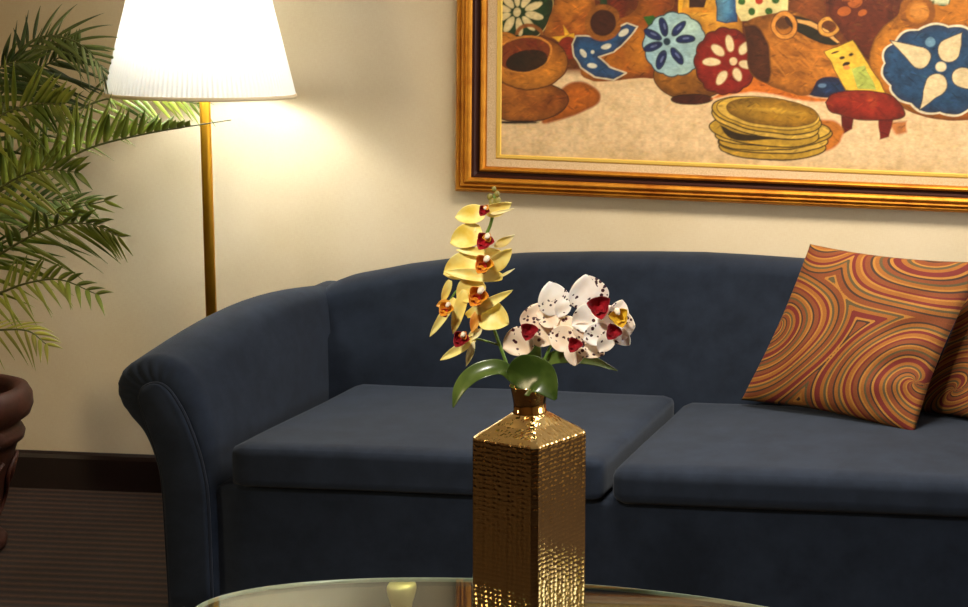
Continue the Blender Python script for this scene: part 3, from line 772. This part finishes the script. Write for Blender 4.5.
b.tube([(LX, LY, 1.50), (LX-.05, LY, 1.56), (LX-.055, LY, SB+.28), (LX, LY, SB+.36)], .003, 8)
b.build('harp', m_brass, lamp)
b = MB(); b.ball((LX, LY, 1.60), .032, .032, .045); b.build('bulb', m_bulb, lamp)
pl = bpy.data.lights.new('bulb_light', 'POINT'); pl.energy = 21; pl.color = (0.96, 1.0, 0.96); pl.shadow_soft_size = 0.09
po = bpy.data.objects.new('bulb_light', pl); COL.objects.link(po); po.location = (LX, LY-0.06, 1.58); po.parent = lamp; po.matrix_parent_inverse = lamp.matrix_world.inverted()

# ------------------------------------------------------------------ coffee table
TX, TY, TA, TBb, TR_ = -1.075, -2.149, 0.747, 0.29, -0.12
TZ = 0.42
table = thing('coffee_table', (TX, TY, 0), 'oval glass coffee table with brass legs in front of the sofa', 'table')
def ell(a, c, z, seg=128):
    return [(TX+a*math.cos(k*2*math.pi/seg)*math.cos(TR_)-c*math.sin(k*2*math.pi/seg)*math.sin(TR_), TY+a*math.cos(k*2*math.pi/seg)*math.sin(TR_)+c*math.sin(k*2*math.pi/seg)*math.cos(TR_), z) for k in range(seg)]
b = MB()
b.loft([ell(TA-.004, TBb-.004, TZ-.009), ell(TA-.004, TBb-.004, TZ)]); 
fixnormals(b.build('glass_top', m_glass, table, False))
b = MB()
sec = [(-.004, -.0091), (-.002, -.0091), (0, -.007), (0, -.002), (-.002, 0.0001), (-.004, .0001)]
b.loft([ell(TA+d_, TBb+d_, TZ+z) for d_, z in sec + [sec[0]]], cap=False)
fixnormals(b.build('glass_edge', m_glassedge, table))
lp = atz(405.5, 581.5, TZ-.0125)
dx, dy = lp.x-TX, lp.y-TY-.02
la = dx*math.cos(TR_)+dy*math.sin(TR_); lb = -dx*math.sin(TR_)+dy*math.cos(TR_)
for sa in (1, -1):
    for sb in (1, -1):
        px_, py_ = sa*la, sb*lb
        x, y = TX+px_*math.cos(TR_)-py_*math.sin(TR_), TY+px_*math.sin(TR_)+py_*math.cos(TR_)
        b = MB(); b.lathe([(.001, 0), (.020, 0), (.021, .01), (.014, .03), (.014, .25), (.017, .33), (.022, .365), (.028, .385), (.0305, .398), (.030, .405), (.027, TZ-.0095)], (x, y, 0), 32)
        b.build('leg', m_leg, table)

# ------------------------------------------------------------------ gold vase
VY = -2.2
vc = aty(529.5, 500, VY); VX = vc.x
vase = thing('vase', (VX, VY, TZ+.0005), 'tall square hammered gold vase standing on the glass table', 'vase')
vd = Vector((VX-CP[0], VY-CP[1], 0)).normalized()
ang = math.atan2(-vd.y, -vd.x) + math.radians(5)
D = 0.1115
def sq(rr, z, rc=0.006, circ=0.0, n=12):
    pts = []
    hw = rr/math.sqrt(2)
    for q in range(4):
        a0 = q*math.pi/2
        for k in range(n):
            # along one quarter centred on a corner
            t = -math.pi/4 + (k+.5)/n*math.pi/2
            d = hw/max(math.cos(math.pi/4-abs(t)), .1)
            d = min(d, rr-rc*0.35)
            d = d*(1-circ) + rr*circ
            a = a0+t
            pts.append((VX+d*math.cos(a+ang), VY+d*math.sin(a+ang), z))
    return pts
zs0, zs1 = TZ+.0005, aty(534, 449, VY-.11).z
zn = aty(527, 411, VY).z
b = MB()
rings = [sq(.01, zs0), sq(D-.004, zs0), sq(D, zs0+.004)] + [sq(D, zs0+.004+(zs1-.004-zs0-.004)*k/12) for k in range(1, 13)] + [sq(D-.002, zs1-.001)]
for k in range(1, 7):
    t = k/6; rings.append(sq((D-.002)*(1-t)+.030*t, zs1+(zn-zs1)*t, circ=max(0, (t-.55)/.45)))
b.loft(rings); fixnormals(b.build('body', m_vase, vase, False))
b = MB(); b.lathe([(.031, zn-.003), (.0325, zn), (.030, zn+.004), (.0305, zn+.02), (.0365, zn+.05), (.038, zn+.052), (.036, zn+.05), (.029, zn+.01), (.027, zn-.002)], (VX, VY, 0), 48, cap=False)
b.build('neck', m_vasesmooth, vase)

# ------------------------------------------------------------------ orchids
def blade(mb, base, tip, width, nrm, cup=0.15, curl=0.1, shape='round', n=10, mcols=7):
    """one petal: a cupped blade from base to tip"""
    base, tip = Vector(base), Vector(tip); a = tip-base; Ln = a.length; ax = a/Ln
    nrm = (nrm - ax*nrm.dot(ax)).normalized(); s = nrm.cross(ax)
    vs, fs = [], []
    for i in range(n+1):
        t = i/n
        if shape == 'round': w = math.sin(math.pi*min(1, .06+.94*t)**.8)**.62
        elif shape == 'leaf': w = (math.sin(math.pi*t**.75)+.05*(1-t))
        else: w = math.sin(math.pi*min(1, .04+.96*t)**.9)**.9
        for j in range(mcols):
            q = 2*j/(mcols-1)-1
            p = base + ax*(Ln*t) + s*(q*w*width/2) + nrm*(cup*width*(q*q*w*w) - curl*Ln*(t*t) + .04*width*math.sin(7*t+3*q))
            vs.append(p)
    for i in range(n):
        for j in range(mcols-1):
            k = i*mcols+j; fs.append((k, k+1, k+mcols+1, k+mcols))
    mb.add(vs, fs)
def solid(o, t=.0009):
    md = o.modifiers.new('thickness', 'SOLIDIFY'); md.thickness = t; md.offset = 0
    sb = o.modifiers.new('smooth', 'SUBSURF'); sb.levels = 1; sb.render_levels = 1
    return o
CAMP = Vector(CP)
PX = 0.00197      # one photo pixel at the vase, metres
def px_petal(mb, b_, t_, w, y0, dy=0.0, tilt=0.0, **kw):
    B_, T_ = aty(b_[0], b_[1], y0), aty(t_[0], t_[1], y0+dy)
    view = (CAMP-B_).normalized(); ax = (T_-B_).normalized()
    nr = (view - ax*view.dot(ax)).normalized()
    nr = Matrix.Rotation(math.radians(tilt), 3, ax) @ nr
    blade(mb, B_, T_, w*PX/max(.35, math.cos(math.radians(tilt))), nr, **kw)
def lipmesh(c, size, y0, m, parent, column=True, ang=0):
    """three lobed lip with a small column above it"""
    ctr = aty(c[0], c[1], y0); view = (CAMP-ctr).normalized()
    rt = Vector((0, 0, 1)).cross(view).normalized(); up = view.cross(rt)
    R = Matrix.Rotation(math.radians(ang), 3, view); rt, up = R @ rt, R @ up
    S = size*PX*1.3
    mb = MB()
    for a, ln, w in ((-90, 1.0, .8), (-62, .7, .4), (-118, .7, .4), (20, .85, .7), (160, .85, .7)):
        dr = rt*math.cos(math.radians(a)) + up*math.sin(math.radians(a))
        blade(mb, ctr, ctr + dr*S*ln*.75 + view*S*.45, S*w, view - dr*.3, cup=.35, curl=-.25, n=6, mcols=5)
    o = solid(mb.build('lip', m, parent), .0012)
    if column:
        mb = MB(); mb.tube([ctr+up*S*.2, ctr+up*S*.3+view*S*.5, ctr+up*S*.12+view*S*.75], [S*.16, S*.16, S*.1], 8); mb.build('column', m_column, o)
    return o

yo = thing('yellow_orchid', (VX, VY, zn+.03), 'yellow orchid spray with red and orange throats rising tall from the gold vase', 'orchid')
wo = thing('white_orchid', (VX, VY, zn+.03), 'white orchid spray with dark red spots leaning right out of the gold vase', 'orchid')
def stem(pts, r, parent, name='stem', m=None):
    P_ = catmull([aty(*p) for p in pts], 30)
    b = MB(); b.tube(P_, r, 8); return b.build(name, m or m_stem, parent)
stem([(516,402,-2.2),(511,380,-2.2),(506,362,-2.2),(499,343,-2.2),(490,318,-2.195),(481,295,-2.19),(477,270,-2.185),(481,246,-2.185),(490,226,-2.185),(494,208,-2.185),(495,194,-2.185)], .0032, yo)
stem([(499,345,-2.2),(486,341,-2.205),(473,338,-2.21)], .002, yo, 'flower_stalk')
stem([(482,296,-2.19),(470,290,-2.2),(458,290,-2.21),(450,300,-2.215)], .002, yo, 'flower_stalk')
# petals: (base, tip, width in pixels, depth change, tilt)
YFL = [
 dict(y=-2.20, pet=[((485,213),(454,217),19,-.01,15),((485,213),(511,204),14,-.012,20)], pale=[((485,216),(466,222),7,0,10),((488,215),(513,209),4,-.01,0)], lip=((484,210),8,'red')),
 dict(y=-2.205, pet=[((482,231),(449,243),24,-.015,15),((501,253),(455,250),10,-.02,0)], pale=[((494,247),(514,236),9,-.01,20),((476,231),(466,227),10,.01,0)], lip=((485,240),13,'red')),
 dict(y=-2.21, pet=[((480,260),(442,274),27,-.012,10),((503,277),(443,272),13,-.03,0),((488,270),(511,250),17,-.015,15)], pale=[((498,278),(514,269),3,-.01,0)], lip=((484,263),14,'orange')),
 dict(y=-2.215, pet=[((483,281),(456,300),26,-.01,10),((482,312),(508,323),30,-.012,0),((466,316),(511,291),11,-.02,0)], pale=[((482,328),(471,341),6,-.01,0)], org=[((478,310),(472,333),10,-.015,0)], lip=((478,295),15,'orange')),
 dict(y=-2.22, pet=[((455,298),(429,338),9,-.01,0),((465,290),(452,335),12,-.005,10),((450,280),(442,304),8,0,0)], pale=[], org=[((450,302),(436,306),9,-.01,0)], lip=((446,308),11,'orange')),
 dict(y=-2.22, pet=[((475,339),(439,361),10,-.012,0)], pale=[((474,341),(466,367),7,-.005,0),((478,328),(467,338),5,0,0)], lip=((461,338),12,'red')),
]
for F in YFL:
    mb = MB()
    for k, (b_, t_, w, dy, tl) in enumerate(F['pet']): px_petal(mb, b_, t_, w, F['y']-.002*k, dy, tl, cup=.18, curl=.08)
    fl = solid(mb.build('flower', m_yel, yo))
    if F['pale']:
        for k, (b_, t_, w, dy, tl) in enumerate(F['pale']):
            mb = MB(); px_petal(mb, b_, t_, w, F['y']-.004, dy, tl, cup=.12, shape='sepal'); solid(mb.build('sepal', m_yelpale, fl))
    for b_, t_, w, dy, tl in F.get('org', []):
        mb = MB(); px_petal(mb, b_, t_, w, F['y']-.006, dy, tl, shape='sepal'); solid(mb.build('sepal', m_yorange, fl))
    c, s_, kd = F['lip']
    lp_ = lipmesh(c, s_, F['y']-.02, m_lipred if kd == 'red' else m_liporange, fl, ang=-30)
    if kd == 'orange': lipmesh((c[0]-2, c[1]+4), s_*.6, F['y']-.026, m_lipred, fl, False, 20)
    else: lipmesh((c[0]+2, c[1]-3), s_*.5, F['y']-.026, m_liporange, fl, False, 30)
for (u, v_, r_) in ((493,203,4.2),(498,201,3.2),(490,197,2.8),(497,194,2.6),(494,189,2.2)):
    c = aty(u, v_, -2.186); b = MB(); b.ball(c, r_*PX, r_*PX, r_*PX*1.25); b.build('bud', m_bud, yo)

stem([(534,402,-2.2),(538,380,-2.2),(546,356,-2.195),(556,338,-2.185),(572,322,-2.18),(592,312,-2.185),(612,314,-2.20)], .0028, wo)
WFL = [
 dict(y=-2.195, m='b', pet=[((533,331),(539,303),30,.004,0),((533,332),(558,338),26,.003,0),((532,336),(502,349),30,-.012,0)], lip=((529,330),13,m_lipred)),
 dict(y=-2.20, m='w', pet=[((558,314),(549,282),32,-.006,0),((566,300),(558,318),16,-.008,0)], lip=None),
 dict(y=-2.205, m='b', pet=[((560,320),(535,313),22,.004,0),((575,336),(555,318),26,.002,0)], lip=None),
 dict(y=-2.222, m='b', pet=[((575,341),(547,335),27,-.006,0),((576,342),(604,354),22,-.004,0),((574,344),(575,366),20,-.012,0),((577,338),(594,326),24,-.002,0)], lip=((575,344),11,m_lipred)),
 dict(y=-2.225, m='w', pet=[((591,308),(585,275),39,-.004,0),((600,313),(571,326),29,-.012,0),((600,311),(618,326),24,-.008,0)], lip=((599,305),17,m_lipred)),
 dict(y=-2.242, m='w', pet=[((616,322),(622,300),20,.004,0),((615,325),(635,326),30,.002,0),((609,330),(582,340),23,-.004,0),((611,334),(599,353),17,-.008,0),((614,330),(630,345),16,0,0)], lip=((614,331),12,m_lipred)),
]
for F in WFL:
    mb = MB()
    for k, (b_, t_, w, dy, tl) in enumerate(F['pet']): px_petal(mb, b_, t_, w, F['y']-.003*k, dy, tl, cup=.10, curl=.10)
    fl = solid(mb.build('flower', m_wht if F['m'] == 'w' else m_blush, wo))
    if F['lip']: lipmesh(F['lip'][0], F['lip'][1], F['y']-.022, F['lip'][2], fl, False, random.uniform(-40, 40))
lipmesh((619, 316), 14, -2.27, m_lipyellow, fl, True, 20)

def leaf(pts, widths, parent, tilt=0, cup=.12, up=None):
    P_ = catmull([aty(*p) for p in pts], 16); n = len(P_); vs, fs = [], []
    for i, p in enumerate(P_):
        t = i/(n-1); ax = (P_[min(i+1, n-1)]-P_[max(i-1, 0)]).normalized()
        view = (CAMP-p).normalized(); nr = (view-ax*view.dot(ax)).normalized()
        nr = Matrix.Rotation(math.radians(tilt), 3, ax) @ nr; s = nr.cross(ax)
        w = interp(t, np.linspace(0, 1, len(widths)), widths)*PX/max(.4, math.cos(math.radians(tilt)))
        for j in range(9):
            q = j/4-1
            vs.append(p + s*(q*w/2) + nr*(cup*w*abs(q)**1.5))
    for i in range(n-1):
        for j in range(8):
            k = i*9+j; fs.append((k, k+1, k+10, k+9))
    o = mesh('leaf', vs, fs, m_oleaf, parent); solid(o, .0014); return o
leaf([(516,384,-2.20),(502,368,-2.215),(478,372,-2.23),(461,387,-2.24),(453,408,-2.245)], [6,12,16,17,15,10,1], yo, 25)
leaf([(508,375,-2.21),(526,374,-2.225),(543,379,-2.24),(556,400,-2.25)], [8,28,40,40,34,20,3], yo, 15)
leaf([(518,390,-2.20),(522,370,-2.19),(532,356,-2.175),(540,344,-2.165)], [6,14,18,16,2], yo, 10)
leaf([(532,390,-2.195),(546,362,-2.185),(568,357,-2.19),(592,361,-2.2),(618,371,-2.21)], [6,9,13,14,12,7,1], wo, -25)

# ------------------------------------------------------------------ potted palm
PXc, PYc = -3.375, -0.68
palm = thing('potted_palm', (PXc, PYc, 0), 'leafy green palm in a terracotta urn at the left beside the lamp', 'plant')
prof = [(.001, .0), (.165, 0), (.176, .012), (.178, .03), (.165, .045), (.148, .055), (.15, .08), (.163, .12), (.185, .20), (.205, .28), (.212, .30), (.226, .308), (.230, .325), (.222, .342), (.214, .35), (.222, .36), (.243, .375), (.252, .40), (.250, .43), (.238, .452), (.222, .458), (.206, .45), (.198, .43), (.19, .36), (.001, .355)]
prof = [(r_, z*1.08) for r_, z in prof]
b = MB(); b.lathe(prof, (PXc, PYc, 0), 72); pot = fixnormals(b.build('pot', m_terra, palm))
b = MB()
for k in range(18):                                  # raised scrolls round the body
    a = k/18*2*math.pi
    pts = []
    for j in range(13):
        t = j/12; th = a + .12*math.sin(t*2*math.pi); z = .10+.18*t
        r_ = np.interp(z, [.08, .12, .20, .28], [.15, .163, .185, .205])+.002
        pts.append((PXc+r_*math.cos(th), PYc+r_*math.sin(th), z))
    b.tube(pts, .006, 6)
b.build('relief', m_terra, pot)
b = MB(); b.lathe([(.001, .455), (.1, .454), (.2, .445)], (PXc, PYc, 0), 40, cap=False); b.build('soil', m_soil, palm)

def frond(path, rows, n, length, m, droop=.25, wid=.017, start=.15, fwd=.6, taper=.35, seed=0, ms=None, end=1.0):
    rnd = random.Random(seed)
    P_ = catmull(path, 40); N_ = len(P_)
    fb = MB(); fb.tube(P_, [.006*(1-.75*i/(N_-1)) for i in range(N_)], 7)
    stem_o = fb.build('frond', ms or m_palmstem, palm)
    lb = MB()
    for k in range(n):
        t = start + (end-start)*k/(n-1); f = t*(N_-1); i = min(int(f), N_-2); p = P_[i].lerp(P_[i+1], f-i)
        tg = (P_[min(i+2, N_-1)]-P_[max(i-1, 0)]).normalized()
        for row in rows:
            rv = Vector(row); side = (rv - tg*rv.dot(tg)).normalized()
            tt = (t-start)/(end-start)
            Ln = 1.45*length*(.75+.25*math.sin(math.pi*min(1, tt*1.3)))*(1-(1-taper)*tt**1.15)*rnd.uniform(.82, 1.12)
            d = (side*1.0 + tg*(fwd+.5*tt) + Vector((rnd.uniform(-.2, .2), rnd.uniform(-.2, .2), rnd.uniform(-.2, .2)))).normalized()
            bn = d.cross(tg).normalized(); s = d.cross(bn).normalized()
            w = wid*rnd.uniform(.8, 1.15); dr = droop*rnd.uniform(.6, 1.4)
            vs, fs = [], []
            for a in range(9):
                q = a/8; c = p + d*(Ln*q) + Vector((0, 0, -1))*(dr*Ln*q*q)
                ww = w*.8*(math.sin(math.pi*(q*.96+.04)**.62))**1.0 if a < 8 else .0004
                vs += [c - s*ww*.5 + bn*ww*.18, c, c + s*ww*.5 + bn*ww*.18]
            for a in range(8):
                for j in range(2):
                    z = a*3+j; fs.append((z, z+1, z+4, z+3))
            lb.add(vs, fs)
    o = lb.build('leaflets', m, stem_o)
    md = o.modifiers.new('thickness', 'SOLIDIFY'); md.thickness = .0007; md.offset = 0
    return stem_o
crown = Vector((PXc+.02, PYc, .43))
def pth(*px):
    return [crown + Vector((random.uniform(-.05, .05), random.uniform(-.05, .05), 0))] + [aty(*p) for p in px]
UP, DN = (0, 0, 1), (0, 0, -1)
# fronds seen in the photograph
frond(pth((-55,270,-.62),(-10,200,-.62),(34,175,-.6),(90,148,-.58),(140,135,-.57),(185,127,-.56),(231,120,-.55)), [(.1,-.5,1.0),(.15,.35,1)], 22, .185, m_palm, .05, .021, .34, .5, .12, 1, None, .86)
frond(pth((-60,240,-.6),(-30,150,-.6),(0,95,-.55),(30,74,-.5),(55,60,-.45),(78,46,-.42)), [(.2,-.4,1),(.3,.2,-1)], 20, .20, m_palmdark, .15, .017, .35, .6, .4, 2)
frond(pth((-50,230,-.6),(-5,130,-.58),(18,60,-.55),(42,37,-.52),(76,42,-.5),(100,66,-.48),(107,93,-.47)), [(.4,-.3,-.6),(-.2,.3,.9)], 16, .12, m_palmdark, .2, .013, .45, .8, .5, 3)
frond(pth((-60,330,-.65),(-25,275,-.7),(15,245,-.74),(55,226,-.76),(90,224,-.77),(118,236,-.78)), [(.5,-.5,.6),(.4,.2,-.9)], 20, .17, m_palm, .2, .017, .3, .9, .35, 4)
frond(pth((-60,345,-.7),(-25,305,-.74),(5,291,-.76),(32,282,-.78),(62,280,-.79),(96,294,-.8)), [(.3,-.2,1),(.5,-.3,-.4)], 15, .12, m_palm, .2, .015, .35, .7, .5, 5)
frond(pth((-70,350,-.75),(-30,335,-.8),(0,330,-.82),(28,331,-.84),(46,344,-.85)), [(.4,-.3,-.7),(.5,.2,.3)], 9, .09, m_palmyellow, .35, .014, .4, .9, .5, 6)
frond(pth((-55,260,-.5),(-10,180,-.42),(50,125,-.34),(110,98,-.26),(160,97,-.2),(197,104,-.17)), [(.3,.2,-.8),(.1,-.6,.8)], 20, .15, m_palm, .25, .015, .35, .8, .4, 7)
frond(pth((-70,250,-.7),(-40,160,-.75),(-5,120,-.78),(30,105,-.8),(62,104,-.82)), [(.25,-.4,1),(.3,-.5,-.8)], 20, .22, m_palm, .12, .019, .3, .6, .4, 8)
frond(pth((-65,280,-.65),(-30,215,-.68),(5,185,-.7),(40,170,-.72),(75,172,-.72)), [(.2,-.3,1),(.4,-.2,-.8)], 18, .19, m_palm, .15, .018, .3, .7, .4, 9)
frond(pth((-70,290,-.5),(-40,225,-.45),(0,205,-.4),(45,200,-.36),(85,203,-.34)), [(.3,.3,.9),(.4,-.3,-.7)], 18, .17, m_palmdark, .2, .016, .3, .8, .4, 10)
frond(pth((-60,310,-.6),(-30,260,-.62),(0,245,-.62),(50,215,-.62),(105,201,-.62)), [(.6,-.3,.35),(.6,.2,-.45)], 12, .15, m_palm, .1, .018, .35, 1.3, .4, 11)
frond(pth((-75,240,-.6),(-50,150,-.62),(-25,90,-.62),(5,65,-.6),(30,62,-.58)), [(.2,-.4,1),(.3,.3,-.9)], 20, .2, m_palmdark, .2, .017, .3, .6, .4, 12)
# the rest of the crown, beyond the photograph's left edge
for k in range(9):
    a = math.radians(95 + k*19); L_ = random.uniform(.45, .7); hh = random.uniform(.55, 1.0)
    e_ = Vector((math.cos(a), -math.sin(a)*.62, 0))
    if e_.y > 0: e_.y *= .4
    pts = [crown + Vector((random.uniform(-.06, 0), random.uniform(-.05, .05), 0)), crown + e_*L_*.2 + Vector((0, 0, hh*.55)), crown + e_*L_*.55 + Vector((0, 0, hh*.85)), crown + e_*L_ + Vector((0, 0, hh*.8))]
    sd_ = Vector((-e_.y, e_.x, .5))
    frond(pts, [tuple(sd_), (e_.y, -e_.x, .5)], 18, .2, m_palm if k % 2 else m_palmdark, .3, .017, .3, .7, .4, 20+k)
